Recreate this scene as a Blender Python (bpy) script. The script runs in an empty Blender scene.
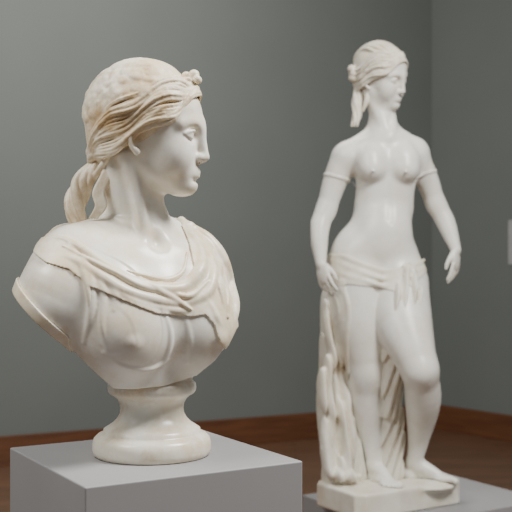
import bpy, math, random
import numpy as np
F32=np.float32
FPX=1027.0
CAMH=1.5

# ---------------------------------------------------------------- implicit modelling
class Field:
    def __init__(s,lo,hi,h):
        s.lo=np.array(lo,float); s.h=h
        s.n=np.ceil((np.array(hi,float)-s.lo)/h).astype(int)+1
        s.ax=[(s.lo[i]+h*np.arange(s.n[i])).astype(F32) for i in range(3)]
        s.a=np.full(tuple(s.n),1e3,F32)
    def blank(s):
        g=object.__new__(Field); g.lo=s.lo; g.h=s.h; g.n=s.n; g.ax=s.ax
        g.a=np.full(tuple(s.n),1e3,F32); return g
    def sub(s,lo,hi):
        i0=np.clip(np.floor((np.array(lo)-s.lo)/s.h).astype(int),0,s.n)
        i1=np.clip(np.ceil((np.array(hi)-s.lo)/s.h).astype(int)+1,0,s.n)
        if np.any(i1<=i0): return None,None
        sl=tuple(slice(a,b) for a,b in zip(i0,i1))
        return sl,(s.ax[0][sl[0]][:,None,None],s.ax[1][sl[1]][None,:,None],s.ax[2][sl[2]][None,None,:])
    def comb(s,sl,d,k,op):
        a=s.a[sl]
        if op=='add':
            if k>0:
                h=np.maximum(k-np.abs(a-d),0)/k; s.a[sl]=np.minimum(a,d)-h*h*(k*.25)
            else: s.a[sl]=np.minimum(a,d)
        else:
            d=-d
            if k>0:
                h=np.maximum(k-np.abs(a-d),0)/k; s.a[sl]=np.maximum(a,d)+h*h*(k*.25)
            else: s.a[sl]=np.maximum(a,d)
    def ell(s,c,r,k=0,T=None,rot=None,op='add',pad=9):
        c=np.array(c,float); r=np.array(r,float); R=np.eye(3) if rot is None else rot
        if T is not None:
            c=T.p(c); R=T.R@R; r=r*T.s; k=k*T.s
        ext=np.sqrt(((R*r[None,:])**2).sum(1))+k+pad
        sl,g=s.sub(c-ext,c+ext)
        if sl is None: return
        dx,dy,dz=g[0]-F32(c[0]),g[1]-F32(c[1]),g[2]-F32(c[2])
        k0=0;k1=0
        for i in range(3):
            q=dx*F32(R[0,i])+dy*F32(R[1,i])+dz*F32(R[2,i])
            q2=q*q
            k0=k0+q2*F32(1/r[i]**2); k1=k1+q2*F32(1/r[i]**4)
        k0=np.sqrt(k0);k1=np.sqrt(k1)+F32(1e-6)
        d=k0*(k0-1)/k1
        d=np.maximum(d,-F32(min(r)))
        s.comb(sl,d,k,op)
    def seg(s,tmp,off,a,b,ra,rb,pad):
        m=max(ra,rb)+pad
        sl,g=s.sub(np.minimum(a,b)-m,np.maximum(a,b)+m)
        if sl is None: return
        ba=b-a; L=max(float(ba@ba),1e-6)
        dx,dy,dz=g[0]-F32(a[0]),g[1]-F32(a[1]),g[2]-F32(a[2])
        dot=dx*F32(ba[0])+dy*F32(ba[1])+dz*F32(ba[2])
        pp=dx*dx+dy*dy+dz*dz
        t=dot/F32(L)
        rr=ra-rb
        if abs(rr)>1e-3 and L>rr*rr*1.05:
            perp=np.sqrt(np.maximum(pp-t*t*F32(L),0))
            t=t-perp*F32(rr/math.sqrt(L-rr*rr)/math.sqrt(L))
        t=np.clip(t,0,1)
        d2=pp-2*t*dot+t*t*F32(L)
        d=np.sqrt(np.maximum(d2,0))-(F32(ra)+F32(rb-ra)*t)
        tsl=tuple(slice(x.start-o,x.stop-o) for x,o in zip(sl,off))
        tmp[tsl]=np.minimum(tmp[tsl],d)
    def tube(s,pts,rad,k=0,T=None,op='add',n=5,pad=8,smooth=True):
        pts=[np.array(p,float) for p in pts]
        rad=list(rad) if hasattr(rad,'__len__') else [rad]*len(pts)
        if len(rad)!=len(pts):
            rad=list(np.interp(np.linspace(0,1,len(pts)),np.linspace(0,1,len(rad)),rad))
        if T is not None:
            pts=[T.p(p) for p in pts]; rad=[r*T.s for r in rad]; k=k*T.s
        if smooth and len(pts)>2:
            P=[2*pts[0]-pts[1]]+pts+[2*pts[-1]-pts[-2]]
            Q=[2*rad[0]-rad[1]]+rad+[2*rad[-1]-rad[-2]]
            op_,or_=[],[]
            for i in range(1,len(P)-2):
                for j in range(n):
                    t=j/n
                    f=lambda a,b,c,d:.5*((2*b)+(c-a)*t+(2*a-5*b+4*c-d)*t*t+(-a+3*b-3*c+d)*t**3)
                    op_.append(f(*P[i-1:i+3])); or_.append(max(f(*Q[i-1:i+3]),.05))
            op_.append(pts[-1]); or_.append(rad[-1]); pts,rad=op_,or_
        A=np.array(pts); m=max(rad)+k+pad
        sl,g=s.sub(A.min(0)-m,A.max(0)+m)
        if sl is None: return
        off=[x.start for x in sl]
        tmp=np.full(tuple(x.stop-x.start for x in sl),1e3,F32)
        for i in range(len(pts)-1):
            s.seg(tmp,off,pts[i],pts[i+1],rad[i],rad[i+1],k+pad-1e-3)
        s.comb(sl,tmp,k,op)
    def plane(s,p,nrm,k=0):   # remove the side nrm points to
        nrm=np.array(nrm,float); nrm/=np.linalg.norm(nrm); p=np.array(p,float)
        d=(s.ax[0][:,None,None]-F32(p[0]))*F32(nrm[0])+(s.ax[1][None,:,None]-F32(p[1]))*F32(nrm[1])+(s.ax[2][None,None,:]-F32(p[2]))*F32(nrm[2])
        s.smax(d,k)
    def smax(s,d,k):
        if k>0:
            h=np.maximum(k-np.abs(s.a-d),0)/F32(k); s.a=(np.maximum(s.a,d)+h*h*F32(k*.25)).astype(F32)
        else: s.a=np.maximum(s.a,d).astype(F32)
    def smin(s,d,k):
        h=np.maximum(k-np.abs(s.a-d),0)/F32(k); s.a=(np.minimum(s.a,d)-h*h*F32(k*.25)).astype(F32)
    def sample(s,p):
        i=np.clip(np.round((np.asarray(p)-s.lo)/s.h).astype(int),0,s.n-1)
        return s.a[i[...,0],i[...,1],i[...,2]]
    def mesh(s,name,conv,sm=1):
        a=s.a.copy()
        a[0]=a[-1]=5; a[:,0]=a[:,-1]=5; a[:,:,0]=a[:,:,-1]=5
        ins=a<0
        c=np.zeros(tuple(np.array(a.shape)-1),np.uint8)
        for i in (0,1):
            for j in (0,1):
                for k in (0,1):
                    c+=ins[i:a.shape[0]-1+i,j:a.shape[1]-1+j,k:a.shape[2]-1+k]
        act=(c>0)&(c<8)
        ii=np.argwhere(act); idx=np.full(act.shape,-1,np.int32); idx[act]=np.arange(len(ii))
        pos=np.zeros((len(ii),3)); cnt=np.zeros(len(ii))
        cor=[(x,y,z) for x in (0,1) for y in (0,1) for z in (0,1)]
        for p in cor:
            for ax in range(3):
                if p[ax]==0:
                    q=list(p); q[ax]=1
                    va=a[ii[:,0]+p[0],ii[:,1]+p[1],ii[:,2]+p[2]]; vb=a[ii[:,0]+q[0],ii[:,1]+q[1],ii[:,2]+q[2]]
                    m=(va<0)!=(vb<0)
                    t=np.where(m,va/np.where(m,va-vb,1),0)
                    w=np.array(p)[None,:]+t[:,None]*(np.array(q)-np.array(p))[None,:]
                    pos+=w*m[:,None]; cnt+=m
        pos=(ii+pos/cnt[:,None])*s.h+s.lo
        quads=[]
        N=a.shape
        for ax in range(3):
            u,v=(ax+1)%3,(ax+2)%3
            s0=[slice(1,N[d]-1) for d in range(3)]; s1=list(s0)
            s0[ax]=slice(0,N[ax]-1); s1[ax]=slice(1,N[ax])
            A0=ins[tuple(s0)]; A1=ins[tuple(s1)]
            e=np.argwhere(A0!=A1)
            fl=A0[e[:,0],e[:,1],e[:,2]]
            g=e.copy(); g[:,u]+=1; g[:,v]+=1
            def cell(du,dv):
                x=g.copy(); x[:,u]+=du; x[:,v]+=dv
                return idx[x[:,0],x[:,1],x[:,2]]
            q=np.stack([cell(-1,-1),cell(0,-1),cell(0,0),cell(-1,0)],1)
            q[~fl]=q[~fl][:,::-1]
            quads.append(q)
        q=np.concatenate(quads); q=q[(q>=0).all(1)]
        for _ in range(sm):
            acc=np.zeros_like(pos); cn=np.zeros(len(pos))
            for i in range(4):
                x,y=q[:,i],q[:,(i+1)%4]
                for d in range(3):
                    acc[:,d]+=np.bincount(x,pos[y,d],len(pos))+np.bincount(y,pos[x,d],len(pos))
                cn+=np.bincount(x,minlength=len(pos))+np.bincount(y,minlength=len(pos))
            pos=pos*.55+.45*acc/np.maximum(cn,1)[:,None]
        V=conv(pos)
        me=bpy.data.meshes.new(name)
        me.vertices.add(len(V)); me.vertices.foreach_set('co',V.astype(F32).ravel())
        me.loops.add(len(q)*4); me.loops.foreach_set('vertex_index',q.astype(np.int32).ravel())
        me.polygons.add(len(q)); me.polygons.foreach_set('loop_start',np.arange(0,len(q)*4,4,dtype=np.int32))
        me.polygons.foreach_set('use_smooth',np.ones(len(q),bool))
        me.update(calc_edges=True); me.validate()
        return me

class Tr:
    def __init__(s,o,R,sc): s.o=np.array(o,float); s.R=R; s.s=sc
    def p(s,q): return s.o+s.s*(s.R@np.array(q,float))
def frame(phi,pitch=0,roll=0):
    a=math.radians(phi)
    B=np.array([[math.sin(a),math.cos(a),0],[-math.cos(a),math.sin(a),0],[0,0,1.]])
    p=math.radians(pitch); RY=np.array([[math.cos(p),0,math.sin(p)],[0,1,0],[-math.sin(p),0,math.cos(p)]])
    r=math.radians(roll); RX=np.array([[1,0,0],[0,math.cos(r),-math.sin(r)],[0,math.sin(r),math.cos(r)]])
    return B@RY@RX
def P(px,py,w=0):
    s=1+w/FPX; return np.array([(px-256)*s,w,(256-py)*s])
def front(f,px,py,off=0,rng=(-110,80)):
    ws=np.arange(rng[0],rng[1],.5)
    s=1+ws/FPX
    pts=np.stack([(px-256)*s,ws,(256-py)*s],1)
    v=f.sample(pts); m=np.where(v<0)[0]
    w=ws[m[0]] if len(m) else ws[int(np.argmin(v))]
    return P(px,py,w+off)
def hug(f,pts,off=0,rng=(-110,80)):
    return [front(f,p[0],p[1],off,rng) if len(p)==2 else P(*p) for p in pts]
def polysdf(f,poly):
    X=f.ax[0][:,None]; Z=f.ax[2][None,:]
    V=[((p[0]-256),(256-p[1])) for p in poly]
    d=np.full((len(f.ax[0]),len(f.ax[2])),1e9); ins=np.zeros(d.shape,bool)
    for i in range(len(V)):
        a=V[i]; b=V[i-1]; ex,ez=b[0]-a[0],b[1]-a[1]
        t=np.clip(((X-a[0])*ex+(Z-a[1])*ez)/(ex*ex+ez*ez+1e-9),0,1)
        d=np.minimum(d,(X-a[0]-t*ex)**2+(Z-a[1]-t*ez)**2)
        c=((a[1]>Z)!=(b[1]>Z))&(X<ex*(Z-a[1])/(ez+1e-12)+a[0])
        ins^=c
    d=np.sqrt(d); return np.where(ins,-d,d).astype(F32)

# ---------------------------------------------------------------- anatomy
def head(f,T,soft=1.0):
    E=lambda c,r,k,op='add',rot=None:f.ell(c,r,k,T,rot,op)
    def E2(c,r,k,op='add'):
        for sgn in (1,-1): f.ell((c[0],c[1]*sgn,c[2]),r,k,T,None,op)
    def C2(pts,rad,k,op='add',n=4):
        for sgn in (1,-1): f.tube([(p[0],p[1]*sgn,p[2]) for p in pts],rad,k,T,op,n)
    E((-1.0,0,3.0),(9.6,7.3,8.4),0)
    E((2.9,0,-3.0),(5.9,5.4,7.1),3)
    E((4.0,0,3.2),(5.2,5.7,5.4),2)
    C2([(-.4,4.7,-4.2),(2.6,3.4,-7.0),(6.1,1.2,-9.0)],[.9,.8,.85],2.6)
    E((6.7,0,-9.1),(1.8,1.9,1.25),2.0)
    E2((5.5,3.3,-3.8),(2.8,2.4,3.4),2.4)
    C2([(8.7,.6,1.3),(8.4,2.6,1.9),(6.8,4.8,1.4)],[.5,.45,.35],1.8)
    E((7.0,0,-6.8),(2.2,2.4,2.4),1.8)
    E2((9.4,2.9,-.05),(1.6,1.8,1.0),1.3,'sub')
    f.tube([(8.95,0,2.4),(9.4,0,.6),(9.95,0,-1.8),(10.35,0,-3.65)],[.8,.74,.72,.7],1.4,T)
    f.tube([(10.3,0,-3.8),(9.1,0,-4.55)],[.64,.6],.7,T)
    E2((9.4,.85,-3.95),(.9,.52,.58),.8)
    E2((9.75,.5,-4.7),(.4,.2,.2),.2,'sub')
    E2((7.4,3.0,-.1),(1.3,1.5,1.15),.3)
    C2([(7.95,1.5,-.3),(8.6,2.2,.3),(8.78,3.0,.56),(8.4,3.9,.35),(7.5,4.7,-.15)],[.12,.2,.22,.2,.12],.35)
    C2([(7.95,1.5,-.35),(8.42,2.3,-.72),(8.52,3.0,-.84),(8.2,3.9,-.66),(7.5,4.6,-.25)],[.1,.13,.15,.13,.1],.35)
    C2([(8.85,0,-6.4),(8.6,.75,-6.35),(7.8,1.8,-6.75)],[.44,.4,.2],.9)
    C2([(8.65,0,-7.25),(8.4,.7,-7.2),(7.7,1.5,-6.9)],[.46,.4,.2],.9)
    C2([(9.3,0,-6.84),(8.85,.9,-6.8),(7.9,1.9,-6.88)],[.14,.13,.1],.25,'sub')
    f.tube([(9.25,0,-5.2),(9.3,0,-5.8)],[.2,.2],.5,T,'sub')
    E((8.85,0,-8.15),(.5,1.4,.4),1.0,'sub')
    E((7.55,0,-9.05),(1.3,1.35,1.1),1.4)
    C2([(-.6,7.1,-.3),(-1.3,7.6,-1.4),(-1.0,7.4,-2.9),(-.2,7.0,-3.9)],[.7,.6,.55,.6],.5)
    E2((-.4,7.5,-2.0),(.6,.5,1.1),.3,'sub')

def hair(f,T,seed=1,N=9,dome=True):
    rnd=random.Random(seed)
    c=np.array((-1.7,0,3.6)); r=np.array((10.0,7.7,9.1))
    f.ell(c,r+(.35 if dome else -.1),0,T)
    f.ell((-6.5,0,-2.3),(4.2,5.2,4.0),2.5,T)
    if dome:
        for i in range(420):
            th=rnd.uniform(0,2*math.pi); ze=rnd.uniform(-.2,1)
            q=math.sqrt(1-ze*ze); e=np.array([q*math.cos(th),q*math.sin(th),ze])
            p=c+e*(r+.15)
            line=9.2+ (p[0]-8)*.52
            if p[2]<line-1.5 or p[2]<-2: continue
            R_=rnd.uniform(.35,.9)
            f.ell(p-e*.16,(R_,R_,.40),.5,T,np.stack([np.cross(e,[0,.1,.99]),np.cross(e,np.cross(e,[0,.1,.99])),e],1),pad=4)
    low=[(9.0,0.3,7.2),(8.0,3.4,5.6),(5.9,5.9,2.9),(2.4,7.3,.0),(-1.8,7.7,-2.5),(-6.5,5.8,-4.6),(-10.0,1.2,-5.4)]
    high=[(7.6,0.2,9.7),(5.6,3.2,9.5),(2.2,5.9,8.2),(-1.4,7.4,5.9),(-5.2,7.5,2.9),(-8.8,5.3,-.4),(-11.0,1.2,-3.6)]
    low=np.array(low);high=np.array(high)
    def push(p,m=1.02):
        e=(p-c)/r; L=np.linalg.norm(e)
        return p if L>m else c+(p-c)*(m/L)
    for side in (1,-1):
        for i in range(N):
            u=i/(N-1); ph=rnd.uniform(0,6.28); am=rnd.uniform(.55,.85) if dome else .8; co=.45*i+rnd.uniform(-.25,.25)
            big=rnd.choice((.42,.56,.74)) if dome else rnd.choice((.9,1.15))
            nsub=4 if dome else 3
            for sb in range(nsub):
                a0=ph+sb*6.283/nsub; pts=[]
                for jj in range(13):
                    j=jj/2; j0=min(int(j),5); fr=j-j0
                    A=low[j0]*(1-fr)+low[j0+1]*fr; B=high[j0]*(1-fr)+high[j0+1]*fr
                    p=A*(1-u)+B*u
                    env=math.sin(math.pi*min(max(j/6,0.02),.98))**.5
                    p=p+np.array([.2*math.cos(2.4*j+co),0,1.1*am*math.sin(2.4*j+co)])*env
                    p=push(p,1.04+.05*math.sin(2.4*j+co+1))
                    nrm=(p-c)/r; nrm/=np.linalg.norm(nrm)
                    tan=(low[j0+1]-low[j0]); tan/=np.linalg.norm(tan); bn=np.cross(nrm,tan)
                    o_=big*.62*env*(math.cos(a0+.7*j)*nrm*.8+math.sin(a0+.7*j)*bn)
                    pts.append((p+o_)*np.array([1,side,1]))
                rr=big*.48
                f.tube(pts,[rr*.6,rr,rr,rr,rr*.9,rr*.8,rr*.6],.12,T,n=2,pad=4)
        for i in range(8 if dome else 4):
            u=rnd.uniform(-.02,.9); j=rnd.randint(0,4)
            p=low[j]*(1-u)+high[j]*u; q=low[j+1]*(1-u)+high[j+1]*u
            a=push(p,1.08);b=push((p+q)/2+np.array([0,0,.7]),1.11);d=push(q,1.08)
            f.tube([v*np.array([1,side,1]) for v in (a,b,d)],[.12,.3,.12],.3,T,n=4,pad=4)
    if not dome:
        for j in range(-5,6):
            y=j*1.4; pts=[]
            for k in range(9):
                t=math.radians(22+k*20)
                yy=y*(max(math.sin(t),.05)**.5)*(1-.05*k)
                base=np.array([math.cos(t)*r[0],0,math.sin(t)*r[2]])*math.sqrt(max(.05,1-(yy/r[1])**2))
                pts.append(c+base*(1.0+.02*math.sin(1.8*k+j))+np.array([0,yy+.5*math.sin(1.7*k+j*.4),0]))
            f.tube(pts,[.5,.7,.7,.7,.7,.7,.6,.4],.2,T,n=4,pad=4)

def hand(f,o,d,n,s,sc,curl=1.0):
    d=np.array(d,float);d/=np.linalg.norm(d)
    n=np.array(n,float);n-=d*(n@d);n/=np.linalg.norm(n)
    s_=np.cross(d,n); s_=s_ if s_@np.array(s,float)>0 else -s_
    R=np.stack([d,s_,n],1); T=Tr(o,R,sc)
    f.ell((4.3,0,0),(4.9,3.7,1.45),1.2,T)
    f.ell((3.4,2.2,.6),(2.6,1.6,1.4),.8,T)
    for off,L,cu in ((3.1,6.9,.8),(1.05,7.7,1.0),(-1.0,7.1,1.15),(-2.95,5.7,1.3)):
        p=np.array([7.3-abs(off-.5)*.25,off,0.]); pts=[p]; a=math.radians(8)
        for fr,inc in ((.45,8),(.3,24),(.25,22)):
            a+=math.radians(inc*cu*curl)
            p=p+L*fr*np.array([math.cos(a),off*.02,math.sin(a)]); pts.append(p)
        f.tube(pts,[.86,.8,.72,.58],.2,T,smooth=False)
    f.tube([(2.0,2.3,.5),(4.4,3.9,1.4),(6.6,4.4,2.2),(8.5,4.4,2.6)],[1.3,1.0,.9,.7],.5,T,smooth=False)

def foot(f,heel,dirx,sc,T=None,out=1):
    d=np.array([dirx[0],dirx[1],0.]);d/=np.linalg.norm(d); up=np.array([0,0,1.]); sd=np.cross(up,d)*out
    T=Tr(heel,np.stack([d,sd,up],1),sc)
    f.ell((-2.2,0,2.3),(3.2,2.9,2.6),2,T)
    f.tube([(0,0,6.8),(5,-.4,5.0),(10.5,-.6,2.7)],[3.4,2.9,2.0],2,T)
    f.tube([(0,.7,2.0),(6,1.3,1.9),(12,1.6,1.5)],[1.9,1.9,1.5],1.5,T)
    f.ell((12,0,1.7),(3.2,3.6,1.5),1.5,T)
    for o_,L,r_ in ((-2.3,18.6,1.2),(-.4,18.3,.9),(1.1,17.4,.85),(2.4,16.3,.8),(3.6,14.8,.75)):
        f.tube([(12.5,o_*.85,1.6),(L-2,o_,1.8),(L-.6,o_,1.1)],[r_,r_,r_],.3,T,smooth=False)

# ---------------------------------------------------------------- materials
def mat_new(name):
    m=bpy.data.materials.new(name); m.use_nodes=True
    nt=m.node_tree; b=nt.nodes['Principled BSDF']; return m,nt,b
def marble(name,c1,c2,c3,rough=.42,bump=.05,bscale=60,stain=.5,sss=.15,ns=1.0,cav=.35):
    m,nt,b=mat_new(name); N=nt.nodes; L=nt.links
    tc=N.new('ShaderNodeTexCoord')
    n1=N.new('ShaderNodeTexNoise'); n1.inputs['Scale'].default_value=6*ns; n1.inputs['Detail'].default_value=7; n1.inputs['Distortion'].default_value=1.0
    n2=N.new('ShaderNodeTexNoise'); n2.inputs['Scale'].default_value=17*ns; n2.inputs['Detail'].default_value=10; n2.inputs['Roughness'].default_value=.72
    L.new(tc.outputs['Object'],n1.inputs['Vector']); L.new(tc.outputs['Object'],n2.inputs['Vector'])
    r1=N.new('ShaderNodeValToRGB'); r1.color_ramp.elements[0].position=.42; r1.color_ramp.elements[1].position=.64
    r1.color_ramp.elements[0].color=(*c1,1); r1.color_ramp.elements[1].color=(*c2,1)
    L.new(n1.outputs['Fac'],r1.inputs['Fac'])
    r2=N.new('ShaderNodeValToRGB'); r2.color_ramp.elements[0].position=.46; r2.color_ramp.elements[1].position=.66
    r2.color_ramp.elements[0].color=(0,0,0,1); r2.color_ramp.elements[1].color=(stain,stain,stain,1)
    L.new(n2.outputs['Fac'],r2.inputs['Fac'])
    mx=N.new('ShaderNodeMixRGB'); L.new(r2.outputs['Color'],mx.inputs['Fac']); L.new(r1.outputs['Color'],mx.inputs['Color1']); mx.inputs['Color2'].default_value=(*c3,1)
    # darker, browner tint mixed into concave areas by Pointiness
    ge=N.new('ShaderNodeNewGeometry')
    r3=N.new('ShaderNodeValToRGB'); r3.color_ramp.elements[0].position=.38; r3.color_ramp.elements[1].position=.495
    r3.color_ramp.elements[0].color=(cav,cav,cav,1); r3.color_ramp.elements[1].color=(0,0,0,1)
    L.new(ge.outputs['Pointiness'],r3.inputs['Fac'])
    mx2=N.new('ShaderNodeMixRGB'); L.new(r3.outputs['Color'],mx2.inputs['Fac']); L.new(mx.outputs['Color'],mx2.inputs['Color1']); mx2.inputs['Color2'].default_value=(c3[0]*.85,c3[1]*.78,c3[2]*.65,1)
    L.new(mx2.outputs['Color'],b.inputs['Base Color'])
    b.inputs['Roughness'].default_value=rough
    b.inputs['Subsurface Weight'].default_value=sss
    b.inputs['Subsurface Radius'].default_value=(1,.92,.75); b.inputs['Subsurface Scale'].default_value=.008
    n3=N.new('ShaderNodeTexNoise'); n3.inputs['Scale'].default_value=bscale; n3.inputs['Detail'].default_value=5
    L.new(tc.outputs['Object'],n3.inputs['Vector'])
    bp=N.new('ShaderNodeBump'); bp.inputs['Strength'].default_value=bump*4; bp.inputs['Distance'].default_value=.003
    L.new(n3.outputs['Fac'],bp.inputs['Height']); L.new(bp.outputs['Normal'],b.inputs['Normal'])
    return m
M_skin=marble('bust_marble',(.90,.88,.81),(.85,.785,.66),(.70,.55,.35),rough=.30,bump=.015,stain=.5,cav=.3)
M_hair=marble('bust_hair_marble',(.86,.79,.65),(.76,.63,.43),(.50,.33,.15),rough=.45,bump=.1,bscale=110,stain=.85,cav=.8)
M_cloth=marble('bust_cloth_marble',(.89,.83,.70),(.83,.72,.52),(.62,.44,.23),rough=.36,bump=.03,stain=.65,cav=.75)
M_socle=marble('socle_marble',(.88,.85,.76),(.81,.73,.57),(.60,.44,.25),rough=.28,bump=.02,stain=.6,cav=.3)
M_stat=marble('statue_marble',(.83,.82,.77),(.77,.74,.67),(.64,.57,.45),rough=.35,bump=.02,stain=.35,ns=.6,cav=.35)
M_stath=marble('statue_hair_marble',(.79,.75,.65),(.70,.64,.50),(.50,.40,.26),rough=.45,bump=.05,stain=.5,cav=.7)
M_statc=marble('statue_cloth_marble',(.80,.775,.69),(.73,.675,.56),(.54,.44,.31),rough=.42,bump=.03,stain=.45,ns=.6,cav=.65)

def plain(name,col,rough=.7,scale=8,var=.06,bump=.02):
    m,nt,b=mat_new(name);N=nt.nodes;L=nt.links
    tc=N.new('ShaderNodeTexCoord');n=N.new('ShaderNodeTexNoise');n.inputs['Scale'].default_value=scale;n.inputs['Detail'].default_value=6
    L.new(tc.outputs['Object'],n.inputs['Vector'])
    r=N.new('ShaderNodeValToRGB')
    r.color_ramp.elements[0].position=.3;r.color_ramp.elements[1].position=.7
    r.color_ramp.elements[0].color=(*[c*(1-var) for c in col],1);r.color_ramp.elements[1].color=(*[c*(1+var) for c in col],1)
    L.new(n.outputs['Fac'],r.inputs['Fac']);L.new(r.outputs['Color'],b.inputs['Base Color'])
    b.inputs['Roughness'].default_value=rough
    if bump:
        bp=N.new('ShaderNodeBump');bp.inputs['Strength'].default_value=bump*5;bp.inputs['Distance'].default_value=.002
        n2=N.new('ShaderNodeTexNoise');n2.inputs['Scale'].default_value=250;L.new(tc.outputs['Object'],n2.inputs['Vector'])
        L.new(n2.outputs['Fac'],bp.inputs['Height']);L.new(bp.outputs['Normal'],b.inputs['Normal'])
    return m
M_wall=plain('wall_paint',(.142,.155,.144),.85,1.5,.03)
M_ped=plain('pedestal_paint',(.30,.295,.30),.6,5,.03,.004)
M_label=plain('label_plastic',(.35,.35,.34),.5)
def wood(name,c1,c2,plank):
    m,nt,b=mat_new(name);N=nt.nodes;L=nt.links
    tc=N.new('ShaderNodeTexCoord');mp=N.new('ShaderNodeMapping');mp.inputs['Scale'].default_value=(1,12,12)
    L.new(tc.outputs['Object'],mp.inputs['Vector'])
    n=N.new('ShaderNodeTexNoise');n.inputs['Scale'].default_value=3;n.inputs['Detail'].default_value=7;L.new(mp.outputs['Vector'],n.inputs['Vector'])
    r=N.new('ShaderNodeValToRGB');r.color_ramp.elements[0].color=(*c1,1);r.color_ramp.elements[1].color=(*c2,1)
    r.color_ramp.elements[0].position=.3;r.color_ramp.elements[1].position=.7
    L.new(n.outputs['Fac'],r.inputs['Fac'])
    out=r.outputs['Color']
    if plank:
        br=N.new('ShaderNodeTexBrick');br.inputs['Scale'].default_value=1;br.inputs['Brick Width'].default_value=1.6;br.inputs['Row Height'].default_value=.12
        br.inputs['Mortar Size'].default_value=.003;br.inputs['Color1'].default_value=(.8,.8,.8,1);br.inputs['Color2'].default_value=(1,1,1,1);br.inputs['Mortar'].default_value=(.3,.3,.3,1)
        L.new(tc.outputs['Object'],br.inputs['Vector'])
        mx=N.new('ShaderNodeMixRGB');mx.blend_type='MULTIPLY';mx.inputs['Fac'].default_value=1
        L.new(out,mx.inputs['Color1']);L.new(br.outputs['Color'],mx.inputs['Color2']);out=mx.outputs['Color']
    L.new(out,b.inputs['Base Color']);b.inputs['Roughness'].default_value=.4
    return m
M_floor=wood('floor_wood',(.12,.06,.033),(.19,.10,.055),True)
M_base=wood('baseboard_wood',(.095,.037,.017),(.15,.06,.026),False)

# ---------------------------------------------------------------- object helpers
COL=bpy.context.scene.collection
def addobj(name,me,mat,parent=None,loc=None,label=None):
    ob=bpy.data.objects.new(name,me); COL.objects.link(ob)
    if mat: me.materials.append(mat)
    if parent: ob.parent=parent
    if loc is not None: ob.location=loc
    if label: ob['label']=label
    return ob
def empty(name,loc,label,cat):
    e=bpy.data.objects.new(name,None); COL.objects.link(e); e.location=loc; e.empty_display_size=.05
    e['label']=label; e['category']=cat; return e
def boxmesh(name,sx,sy,sz,bev=.003,z0=0):
    import bmesh
    bm=bmesh.new(); bmesh.ops.create_cube(bm,size=1)
    for v in bm.verts: v.co.x*=sx; v.co.y*=sy; v.co.z=(v.co.z+.5)*sz+z0
    if bev: bmesh.ops.bevel(bm,geom=bm.edges[:],offset=bev,segments=3,affect='EDGES',profile=.5)
    me=bpy.data.meshes.new(name); bm.to_mesh(me); bm.free(); return me
def lathe(name,prof,sc,seg=96):
    V=[];Fc=[]
    n=len(prof)
    for i in range(seg):
        a=2*math.pi*i/seg
        for r,z in prof: V.append((r*math.cos(a)*sc,r*math.sin(a)*sc,z*sc))
    for i in range(seg):
        for j in range(n-1):
            Fc.append((i*n+j,((i+1)%seg)*n+j,((i+1)%seg)*n+j+1,i*n+j+1))
    me=bpy.data.meshes.new(name); me.from_pydata(V,[],Fc)
    for p in me.polygons: p.use_smooth=True
    me.update(); return me

# ================================================================ BUST
D1=1.745; S1=D1/FPX
B0=P(152,454,0); B0w=np.array([B0[0]*S1,D1,CAMH+B0[2]*S1])
bust=empty('marble_bust',tuple(B0w),'amber-stained white marble bust of a woman on a round socle','bust')
conv1=lambda v:(v-B0)*S1
bf=Field((-250,-112,-136),(-8,80,200),.95)
TT=Tr(P(142,234,4),frame(32),5.6)
HT=Tr(P(149,134,-2),frame(82,3,0),5.6)
bf.ell((0,0,-13),(9.6,13.6,14.5),0,TT)
bf.ell((.4,0,-20),(9.4,14.6,18),3,TT)
bf.tube([(-1.8,-13,-5.4),(-1.5,0,-3.5),(-1.8,12,-6.0)],[5.8,5,5.4],4,TT)
for sg in (1,-1):
    bf.tube([(-3.2,sg*2.2,6),(-3,sg*5.5,.6),(-2.5,sg*11.5,-3.2)],[2.2,2.6,3.6],5,TT)
    bf.tube([(5.4,sg*1.3,-3.4),(4.7,sg*6,-2.8),(1.6,sg*12,-2.8)],[.8,.7,.8],2.4,TT)
bf.tube([(-1.5,13.4,-7.5),(-2.0,14.2,-13),(-1.5,13.8,-17)],[4.8,4.4,3.2],3,TT)
bf.tube([P(84,276,-38),P(66,290,-46),P(58,304,-50)],[40,43,42],20)
bf.tube([P(84,304,-40),P(104,336,-26),P(128,362,-14)],[37,36,37],22)
for sg in (1,-1):
    bf.ell((6.6,sg*6.8,-13.4),(5.7,6.4,8.2),6,TT)
    bf.ell((8.3,sg*7.2,-17.4),(5.3,6.0,5.6),4.4,TT)
    bf.ell((13.5,sg*7.9,-18.2),(.45,.7,.7),1.3,TT)
# neck
bf.tube([HT.p((-3.0,0,-3)),HT.p((-3.4,0,-9)),TT.p((-.8,0,2.5)),TT.p((-.5,0,-4))],[28.5,26.5,29,37],10)
bf.tube([HT.p((-3,-5.1,-4.5)),HT.p((-.8,-4.3,-10)),TT.p((4.9,-1.3,-2.6))],[7,6.2,5.5],6)
bf.tube([HT.p((-3,5.1,-4.5)),HT.p((-1,4.5,-10)),TT.p((4.9,1.3,-2.6))],[7,6,5],6)
bf.ell((6.6,0,-1.2),(1.0,.9,1.1),2,TT,op='sub')
head(bf,HT)
bf_nofold=bf.a.copy()
def cfold(pts,r,off=0,k=3): bf.tube(hug(bf,pts,off),r,k,pad=5)
cfold([(84,262),(92,290),(90,318),(84,342)],[3,4,3.2,1],1.2)
cfold([(98,274),(104,298),(102,326),(108,352)],[1.5,3,2.6,1],1.0)
cfold([(110,280),(116,296),(114,310)],[1,2,.8],1.0)
cfold([(164,312),(170,334),(166,356),(152,373)],[1,2.2,2.6,1],1.2)
cfold([(104,352),(124,366),(150,369),(168,359)],[1,2.2,2.4,1],1.2)
cfold([(184,312),(190,338),(188,362)],[1,2,1],1.0)
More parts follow.
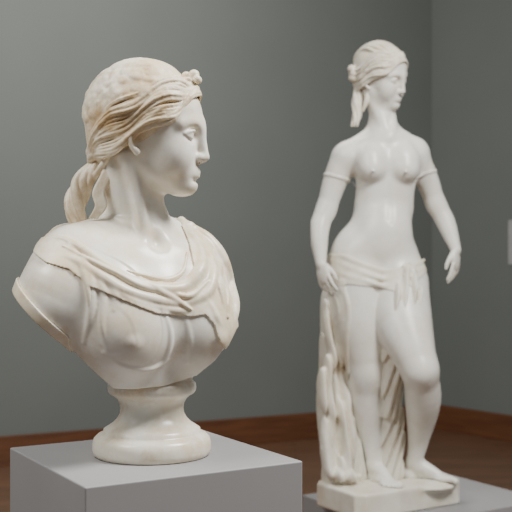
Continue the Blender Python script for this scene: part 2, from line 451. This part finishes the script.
A0=P(48,321,-50)
def armplane(g,off=0):
    return ((-(g[0]-F32(A0[0]))-(g[2]-F32(A0[2])))*F32(.7071))+0*g[1]-F32(off)
sl,g=bf.sub((-250,-112,-136),(-256+150,80,60))
bf.comb(sl,-armplane(g,0),1.2,'sub')
ps=polysdf(bf,[(-20,20),(256,20),(256,322),(236,326),(228,342),(216,358),(198,373),(168,381),(140,382),(118,381),(104,376),(96,368),(84,357),(50,324),(0,300)])
bf.smax(ps[:,None,:],1.2)
body=addobj('body',bf.mesh('bust_body',conv1),M_skin,bust,label='smooth polished marble head, neck and truncated chest')

# drapery : soft rolled folds from the near shoulder across the chest to a bunch on the far shoulder
df=bf.blank()
rj=random.Random(11)
poly=[(44,238),(72,238),(100,260),(130,277),(160,287),(186,284),(196,266),(190,244),(180,224),(196,226),(219,250),(236,285),(244,300),(246,350),(230,352),(222,340),(216,322),(208,312),(196,314),(165,310),(135,297),(105,284),(84,268),(62,262),(44,252)]
ps=polysdf(bf,poly)
df.a=np.maximum(bf.a-F32(1.8),ps[:,None,:])
def fold(pts,r,off=0,k=1.6,j=1.2):
    pts=[(p[0]+rj.uniform(-j,j),p[1]+rj.uniform(-j,j)) for p in pts]
    r=[x*rj.uniform(.86,1.18) for x in r]
    df.tube(hug(bf,pts,off),r,k)
fold([(42,246),(58,239),(78,247),(102,263),(130,279),(158,289),(184,287),(199,272),(199,253),(190,236),(182,222)],[2,4.6,5.4,5,5.6,6.4,6.8,6.2,5.8,5,4.6],.5)
fold([(50,254),(74,259),(99,275),(124,291),(150,299),(182,303),(206,293),(213,271),(207,251)],[2,3.8,4.8,4.6,5.4,5.8,5.6,5,3],.8)
fold([(64,246),(90,260),(118,274),(142,287),(168,293),(190,296),(209,280)],[1,2,2.8,3.4,3,3.4,1.2],-3.5,1)
fold([(96,275),(112,289),(134,300),(160,309),(186,312),(209,308)],[1.4,3,3.8,4.2,4.2,2.2],1.2,1)
fold([(140,278),(160,290),(176,300),(190,310)],[1.4,3.2,3.2,1.4],-3.5,1)
fold([(128,270),(146,277),(166,279),(182,272),(188,254)],[1,2.4,3,2.6,1.4],0,1)
fold([(70,246),(82,266),(89,290),(90,314)],[3.4,4,3.2,1],1)
fold([(58,248),(72,270),(78,298)],[2.8,2.6,.8],1)
fold([(192,228),(208,240),(221,262),(230,286),(232,308),(227,340)],[5,6.8,7.6,7,5.8,2.4],4.5,1.5)
fold([(192,236),(206,254),(216,276),(221,300),(224,326)],[3,4.6,4.8,4.2,1.8],1)
fold([(206,300),(213,310),(219,322),(226,344)],[2.2,3.4,3.2,1.2],.8)
fold([(214,250),(224,274),(228,296),(228,318)],[1.2,2.8,2.8,1.2],-4,1)
fold([(200,240),(212,260),(219,284),(223,306)],[1.2,2.6,2.6,1],-3.5,1)
for dz,ww,rr in ((0,0,6),(8,5,5.5),(-7,-3,4.5)):
    df.tube([P(48,244+dz,-30),P(62,234+dz*.8,14+ww),P(92,230+dz*.6,44+ww),P(135,230+dz*.6,50+ww),P(170,226+dz*.6,48+ww),P(190,228+dz*.4,32)],[3,rr,rr,rr,rr,4],3)
sl,g=bf.sub((-250,-112,-136),(-256+98,80,60))
ap=armplane(g)
b=np.maximum(np.maximum(bf_nofold[sl]-F32(2.8),ap-F32(1.4)),-ap-F32(9))
b=np.maximum(b,(g[0]+F32(256-84))+0*b)
df.comb(sl,b,1.2,'add')
del bf_nofold
cloth=addobj('drapery',df.mesh('bust_drapery',conv1,1),M_cloth,bust,label='carved cloth gathered in folds over the shoulders')
del df
# hair
hf=Field((-196,-66,15),(-30,66,198),.8)
hair(hf,HT,3,11,True)
core=((108,157,2),(96,167,4),(85,180,4),(78,195,4),(76,211,2),(80,226,-2),(92,236,-8))
for i in range(7):
    a=i*.9; rr=(4.4,3.6,4.8)[i%3]; pts=[]
    for j,(x,y,w) in enumerate(core):
        rad=(2,6,8.5,8.5,7.5,5.5,2)[j]*(.7 if i%2 else 1.05)
        pts.append(P(x+rad*math.cos(a+j*.9),y,w+rad*math.sin(a+j*.9)))
    hf.tube(pts,[rr*.7,rr,rr,rr,rr*.85,rr*.6,rr*.25],.4,pad=5)
for i in range(4):
    o_=(i-1.5)*2.6
    hf.tube([P(112+o_,162,-12),P(106+o_,178,-18),P(99+o_,193,-20),P(101+o_,206,-22),P(93+o_,219,-22)],[2.4,3.0,2.8,2.2,.8],.3,pad=5)
hf.tube([P(99,150,-16),P(92,158,0),P(94,167,16)],[4,5,4],.8)
hf.tube([P(109,156,-22),P(101,168,-14),P(94,178,-2)],[3,3.6,3],.8)
hr=addobj('hair',hf.mesh('bust_hair',conv1,0),M_hair,bust,label='amber-stained wavy marble hair tied in a ponytail')
del hf
of=Field((-90,-30,150),(-36,30,205),.7)
oc=HT.p((7.6,0,10.8))
of.ell(oc,(5.4,5.2,5),0)
of.ell(oc+HT.R@np.array([-8,1,-1]),(4.6,4.4,4),1.5)
of.ell(oc+HT.R@np.array([4,-3,-5]),(3.8,3.8,4.2),1.5)
of.ell(oc+HT.R@np.array([4,3,-5]),(3.8,3.8,4.2),1.5)
of.ell(oc+HT.R@np.array([-3,0,-6]),(7,5,3.6),2)
addobj('hair_ornament',of.mesh('bust_ornament',conv1),M_cloth,bust,label='small rounded carved knot above the forehead')
prof=[(0,0),(56,0),(58,1.5),(59,6),(59,12),(57.6,17),(54,20.5),(50,21.5),(48.6,23),(48,26),(45,28),(39.5,31.5),(35,36),(32.2,41),(31.4,46),(32,51),(34.6,56),(38.6,59.5),(41.6,61),(43.6,63.5),(44.2,67),(43.6,71),(41,73),(40.4,75),(41.5,78),(38,84),(0,84)]
addobj('socle',lathe('bust_socle',prof,S1),M_socle,bust,label='round waisted marble socle')

# ================================================================ STATUE
D2=3.76; S2=D2/FPX
FLOOR=-226.0; PB=FLOOR-24
Q0=P(394,478,0); Q0=np.array([Q0[0],0,PB])
Q0w=np.array([Q0[0]*S2,D2,CAMH+Q0[2]*S2])
statue=empty('marble_statue',tuple(Q0w),'standing white marble woman, half draped, on a rough plinth','statue')
conv2=lambda v:(v-Q0)*S2
sf=Field((54,-80,-240),(222,64,222),.8)
H2=Tr(P(381,78,0),frame(50,13,5),2.72)
sf.ell(P(387,166,2),(32,20.5,36),0)
sf.tube([P(351,157,2),P(383,143,4),P(413,150,10)],[11.5,12.5,11.5],11)
sf.ell(P(384,206,3),(29.5,19.5,34),14)
sf.ell(P(375,250,4),(38,25,36),15)
sf.ell(P(386,236,-8),(24,15.5,30),11)
sf.ell(P(352,271,4),(24,23.5,36),14); sf.ell(P(400,279,4),(23.5,23.5,36),14)
sf.ell(P(360,278,18),(21,18,24),9); sf.ell(P(395,282,20),(21,18,24),9)
for (x,y,w) in ((371,162,-12),(404,163,-9)):
    sf.ell(P(x,y,w),(15.5,14,18),8)
    sf.ell(P(x+1,y+7,w-4),(12.4,11.6,11.6),4)
sf.ell(P(373,171,-29),(1.4,1.6,1.4),1.6); sf.ell(P(406,172,-26),(1.4,1.6,1.4),1.6)
sf.ell(P(392,223,-25.8),(1.5,3,2.6),1.8,op='sub')
sf.tube([P(388,190,-23),P(391,205,-22),P(391,218,-24.8)],[1.2,1.5,1.0],6,op='sub')
for x,w in ((351,3),(413,10)):
    sf.tube([P(382,113,6),P(382+(x-382)*.4,134,6),P(x,150,w)],[5.2,6,8.5],11)
    sf.tube([P(389,138,-12),P(389+(x-389)*.5,139,-9),P(x,147,w-6)],[1.3,1.1,1.3],5)
sf.tube([H2.p((-2.6,0,-3)),P(381,110,2),P(383,128,2),P(384,142,2)],[14,12.5,13.8,17],7)
sf.tube([H2.p((-2.5,-5.0,-5)),P(380,118,-7),P(389,134,-11)],[3.2,3,2.2],5)
sf.tube([H2.p((-2.5,5.0,-5)),P(392,118,-3),P(392,134,-11)],[3.2,3,2.2],5)
head(sf,H2)
lf=sf.blank()
lf.tube([P(360,284,2),P(361,318,-1),P(365,350,-4),P(368,374,-5)],[30,29,22.5,17],0)
lf.tube([P(368,374,-5),P(367,404,5),P(372,440,7),P(375,464,5)],[16.2,18,11.2,8.2],9)
lf.ell(P(369,372,-14),(8,8,10),6)
lf.tube([P(398,286,0),P(402,320,-18),P(412,350,-36),P(420,370,-45)],[30,29,22,17],2)
lf.tube([P(420,370,-44),P(423,400,-22),P(419,436,2),P(415,458,9)],[16,17.4,11.2,8],8)
lf.ell(P(422,369,-53),(8,8,10),6)
sf.smin(lf.a,9); del lf
def fl(px,w):
    s=1+w/FPX; return np.array([(px-256)*s,w,FLOOR])
foot(sf,fl(374,6),(.42,-.9),2.25,out=-1)
foot(sf,fl(414,12),(.93,-.38),2.4,out=1)
noarm=sf.blank(); noarm.a=sf.a.copy()
sf.tube([P(344,158,3),P(334,184,4),P(326,211,4)],[13.2,11.8,9.2],10)
sf.tube([P(326,209,4),P(319,231,-3),P(321,264,-14)],[9.2,9.8,5.2],6)
sf.tube([P(416,156,10),P(427,180,16),P(436,205,18)],[13,11.6,9.2],10)
sf.tube([P(436,204,18),P(446,223,14),P(456,250,4)],[9.2,9.4,5.1],6)
hand(sf,P(321,264,-14),P(329,300,-26)-P(321,264,-14),(.6,.5,0),(.35,-1,0),2.3,.7)
hand(sf,P(456,250,4),P(455,290,0)-P(456,250,4),(-.8,.5,0),(-.4,-1,0),2.3,.5)
addobj('body',sf.mesh('statue_body',conv2,2),M_stat,statue,label='smooth white marble standing figure')

# cloth
cf=sf.blank()
R2=(-80,60)
X,Y,Z=cf.ax[0][:,None,None],cf.ax[1][None,:,None],cf.ax[2][None,None,:]
poly=[(310,250),(342,256),(362,264),(384,270),(404,267),(446,253),(446,264),(424,272),(408,284),(390,290),(366,286),(346,284),(310,284)]
ps=polysdf(sf,poly)
cf.a=np.maximum(noarm.a-F32(1.0),ps[:,None,:]).astype(F32)
poly=[(310,278),(342,280),(348,310),(346,345),(348,380),(330,380),(322,300)]
ps=polysdf(sf,poly)
cf.smin(np.maximum(noarm.a-F32(1.2),ps[:,None,:]),2)
def sfold(pts,r,off=0,k=2): cf.tube(hug(noarm,pts,off,R2),r,k,pad=5)
for pts,r in (
 ([(333,252),(346,257),(364,265),(384,271),(406,269)],[1.2,2.6,2.8,3,3]),
 ([(332,260),(346,266),(366,274),(388,279),(406,271)],[1.2,2.2,2.6,2.6,2.4]),
 ([(331,269),(346,275),(368,282),(390,286),(405,274)],[1.2,2,2.4,2.4,2]),
 ([(331,280),(344,290),(349,312),(347,344),(349,372)],[1.2,2.2,2.4,2.4,1.6]),
 ([(334,290),(340,312),(339,344),(341,370)],[1.2,2.2,2.4,1.4]),
 ([(408,268),(416,264),(424,260)],[2.8,2.4,1.4]),
 ([(408,272),(416,271),(424,268)],[2.4,2.1,1.3])):
    sfold(pts,r,.8)
c=front(noarm,408,270,-.5,R2); cf.ell(c,(5.6,4.6,5.2),1.5)
sfold([(403,266),(409,263),(414,269),(412,276),(404,275)],[1.4,2,2,1.8,1.4],-2.8,.6)
w0=front(noarm,407,273,-2,R2)[1]
gf=cf.blank()
gf.tube([P(408,274,w0+2),P(402,296,w0-4),P(397,324,w0-3),P(394,352,w0+3),P(391,382,w0+8),P(389,414,w0+14)],[5,8.5,10,10,9,4],2,pad=6)
gf.tube([P(396,300,w0+12),P(393,340,w0+16),P(391,390,w0+24),P(391,430,w0+32),P(390,472,w0+38)],[6,9,11,12,13],5,pad=6)
gf.tube([P(411,274,w0+2),P(416,292,w0-5),P(416,314,w0-10)],[3,4.8,2],2.5,pad=6)
ph=X*.72-.16*Z+1.5*np.sin(Z*.045)+.25*Y
gf.a=(gf.a+np.where(gf.a<50,2.0*np.sin(ph)+.7*np.sin(Z*.11+X*.12),0)).astype(F32)
cf.smin(gf.a,1.2)
gf.a[:]=1e3
gf.tube([P(340,258,14),P(336,287,16),P(336,325,16),P(337,372,16),P(338,420,12),P(344,474,8)],[5,12,15,17,19,22],2,pad=9)
gf.tube([P(350,262,26),P(357,320,30),P(362,380,30),P(370,440,28),P(378,474,24)],[8,14,16,16,18],6,pad=9)
for pts,r in (
 ([(338,278,2),(329,302,-2),(328,330,-4),(336,356,-4),(350,366,0)],[2,4.5,5.5,4.5,2]),
 ([(346,330,0),(331,360,-6),(325,388,-6),(332,412,-8),(350,420,-4)],[2.5,5.4,6.2,5.2,2]),
 ([(352,384,2),(345,410,-6),(350,440,-10),(345,470,-16),(356,477,-22)],[3,5.6,6,6.4,4]),
 ([(336,402,-4),(326,434,-10),(330,468,-14),(342,477,-22)],[3,6,6.4,4])):
    gf.tube([P(*p) for p in pts],r,4,pad=8)
wv=X+.5*Y
env=(.8+.35*np.sin(Z*.04+1.0)).astype(F32)
ph=wv*.31+2.6*np.sin(Z*.026+wv*.035+.6)+1.1*np.sin(Z*.055+X*.06)
tri=np.abs(np.sin(ph))
gf.a=(gf.a+np.where(gf.a<50,(2.2-4.4*tri)*env+.7*np.sin(wv*.8+Z*.09),0)).astype(F32)
cf.smin(gf.a,1.5); del gf
cf.plane((0,0,FLOOR-1),(0,0,-1),0)
addobj('drapery',cf.mesh('statue_drapery',conv2),M_statc,statue,label='knotted hip cloth falling in carved folds to the plinth')
del cf
g2=sf.blank()
g2.tube(hug(noarm,[(352,182),(358,188),(371,193),(387,188),(403,193),(412,188),(418,176)],.6,R2),[.5,.6,.7,.7,.7,.6,.5],.4,pad=4)
g2.tube(hug(noarm,[(354,190),(364,196),(378,196),(392,195),(406,195),(414,188)],.4,R2),[.3,.6,.7,.7,.6,.3],.4,pad=4)
def ring(A,B,rad):
    A=np.array(A);B=np.array(B);n=(B-A);L=np.linalg.norm(n);n/=L
    sl,g=sf.sub(np.minimum(A,B)-rad,np.maximum(A,B)+rad)
    t=(g[0]-F32(A[0]))*F32(n[0])+(g[1]-F32(A[1]))*F32(n[1])+(g[2]-F32(A[2]))*F32(n[2])
    d=np.maximum(np.maximum(sf.a[sl]-F32(1.0),-t),t-F32(L)); g2.comb(sl,d,0,'add')
ring(P(337,176,4),P(336,179.5,4),13)
ring(P(425.5,172,13),P(426.7,175.5,13),13)
addobj('bodice_band',g2.mesh('statue_bands',conv2,2),M_stat,statue,label='thin carved bodice edge and arm bands')
del g2
h2=Field((72,-42,128),(165,45,222),.62)
hair(h2,H2,8,6,False)
for i,(dx,dy,dw,r) in enumerate(((0,0,0,7.5),(-4,-4,-4,4.6),(-3,5,-6,4.6),(3,-5,-6,4.2),(-2,1,-8,4.2),(4,5,-5,4.2),(-3,-2,6,4.6),(2,4,6,4.6))):
    h2.ell(P(356+dx,73+dy,6+dw),(r,r,r*.9),1)
for a in (0,1.25,2.5,3.8,5):
    pts=[]
    for j,(x,y,w) in enumerate(((362,82,6),(359,92,3),(357,103,0),(357,115,-4),(354,128,-8))):
        pts.append(P(x+3.0*math.cos(a+j*.9),y,w+3.0*math.sin(a+j*.9)))
    h2.tube(pts,[2.6,2.8,2.6,2.0,.7],.6)
h2.tube([P(369,88,-4),P(367,99,-6),P(363,111,-6)],[3.2,3.0,1],.5)
addobj('hair',h2.mesh('statue_hair',conv2,0),M_stath,statue,label='wavy marble hair gathered in a bun')
del h2
# plinth
Fc=np.array([(360-256)*(1-60/FPX),-60.]);Lc=np.array([(326-256)*(1-10/FPX),-14.])
e1=(Lc-Fc);Ll=np.linalg.norm(e1)*1.45;e1/=np.linalg.norm(e1)
e2=np.array([e1[1],-e1[0]])
Wd=134.0
cen=Fc+e1*Ll/2+e2*Wd/2
ang=math.atan2(e2[1],e2[0])
pf=Field((40,-100,PB-6),(250,104,FLOOR+12),1.0)
X,Y,Z=pf.ax[0][:,None,None],pf.ax[1][None,:,None],pf.ax[2][None,None,:]
u=(X-cen[0])*math.cos(ang)+(Y-cen[1])*math.sin(ang); v=-(X-cen[0])*math.sin(ang)+(Y-cen[1])*math.cos(ang)
nu=.45*np.sin(u*.10+1)*np.cos(v*.12)
qx=np.maximum(np.abs(u)-(Wd/2-9)+nu,0);qy=np.maximum(np.abs(v)-(Ll/2-9)+nu,0)
rr_=np.sqrt(qx**2+qy**2)-6.5
chamf=(np.abs(u)+np.abs(v)-(Wd/2+Ll/2-12))*.7071
rr_=np.maximum(rr_,chamf)
qz=np.abs(Z-(PB+FLOOR)/2)-((FLOOR-PB)/2-2.5)+0*u
d=np.sqrt(np.maximum(rr_,0)**2+np.maximum(qz,0)**2)+np.minimum(np.maximum(rr_,qz),0)-2.5
pf.a=(d-0*X).astype(F32)
pf.ell(fl(378,0)-np.array([0,0,3]),(34,34,4.4),4);pf.ell(fl(428,5)-np.array([0,0,3]),(28,26,4.4),4)
pf.plane((0,0,PB),(0,0,-1),0)
addobj('plinth',pf.mesh('statue_plinth',conv2,2),M_statc,statue,label='thick squared marble plinth')

# ================================================================ PEDESTALS
zt=CAMH+B0[2]*S1
def pedestal(center,ang,sx,sy,top,lab):
    e=addobj('display_pedestal',boxmesh('pedestal',sx,sy,top,.0025),M_ped,None,(center[0],center[1],0))
    e.rotation_euler=(0,0,ang); e['label']=lab; e['category']='pedestal'; return e
pedestal((-0.178,1.745),math.atan2(.186,.315),.378,.362,zt,'plain grey painted square pedestal under the marble bust')
zt2=Q0w[2]
Wp,Lp=200.0,150.0
Lcorner=np.array([(303-256)*1.039,48.])
cp=(Lcorner-e1*Lp/2+e2*Wp/2)
pedestal((cp[0]*S2,D2+cp[1]*S2),ang,Wp*S2,Lp*S2,zt2,'plain grey painted pedestal under the standing marble statue')

# ================================================================ ROOM
def wall(name,a,b,h0,h1,th,mat,side=1):
    a=np.array(a);b=np.array(b);L=np.linalg.norm(b-a);an=math.atan2(b[1]-a[1],b[0]-a[0])
    n=np.array([-(b-a)[1],(b-a)[0]])/L*side
    me=boxmesh(name,L,th,h1-h0,0 if th>.05 else .004,h0)
    m=(a+b)/2+n*th/2
    o=addobj(name,me,mat,None,(m[0],m[1],0)); o.rotation_euler=(0,0,an); o['kind']='structure'; return o
cor=np.array([1.535,8.96]); lft=np.array([-1.83,7.33]); dv=(lft-cor)/np.linalg.norm(lft-cor)
far=cor+dv*7.5
rdir=np.array([2.10-1.535,8.25-8.96]);rdir/=np.linalg.norm(rdir)
rfar=cor+rdir*5
wall('wall_back',far,cor,0,4.2,.12,M_wall,1)
wall('wall_right',cor,rfar,0,4.2,.12,M_wall,1)
wall('baseboard_back',far,cor,0,.215,.025,M_base,-1)
wall('baseboard_right',cor,rfar,0,.215,.025,M_base,-1)
fo=addobj('floor',boxmesh('floor',14,12,.1,0,-.1),M_floor,None,(-.5,4.5,0)); fo['kind']='structure'
nn=np.array([rdir[1],-rdir[0]])
for t in np.linspace(.2,2,800):
    p=cor+rdir*t
    if p[0]/p[1]*FPX>259.0: break
o=addobj('wall_label',boxmesh('wall_label',.12,.012,.36,.003),M_label,None,(p[0]+nn[0]*.006,p[1]+nn[1]*.006,1.5-.07))
o.rotation_euler=(0,0,math.atan2(rdir[1],rdir[0])); o['label']='small pale plate mounted on the grey wall'; o['category']='wall label'

# ================================================================ LIGHT & CAMERA
def area(loc,target,size,power,col):
    l=bpy.data.lights.new('gallery_light','AREA'); l.shape='SQUARE'; l.size=size; l.energy=power; l.color=col
    o=bpy.data.objects.new('gallery_light',l); COL.objects.link(o); o.location=loc
    from mathutils import Vector
    o.rotation_euler=(Vector(target)-Vector(loc)).to_track_quat('-Z','Y').to_euler(); return o
area((-1.6,1.0,3.4),(0,2.0,1.5),.9,62,(1,.975,.92))
area((1.4,1.5,3.6),(-.1,2.1,1.5),.8,155,(1,.98,.94))
area((-.7,5.0,4.1),(-.8,7.5,1.5),2.2,138,(1,.985,.96))
w=bpy.data.worlds.new('World'); bpy.context.scene.world=w; w.use_nodes=True
w.node_tree.nodes['Background'].inputs['Color'].default_value=(.97,.985,1,1)
w.node_tree.nodes['Background'].inputs['Strength'].default_value=.18
cam=bpy.data.cameras.new('camera'); co=bpy.data.objects.new('camera',cam); COL.objects.link(co)
co.location=(0,0,CAMH); co.rotation_euler=(math.pi/2,0,0)
cam.sensor_width=36; cam.lens=36*FPX/512
cam.dof.use_dof=True; cam.dof.focus_distance=1.70; cam.dof.aperture_fstop=9
bpy.context.scene.camera=co
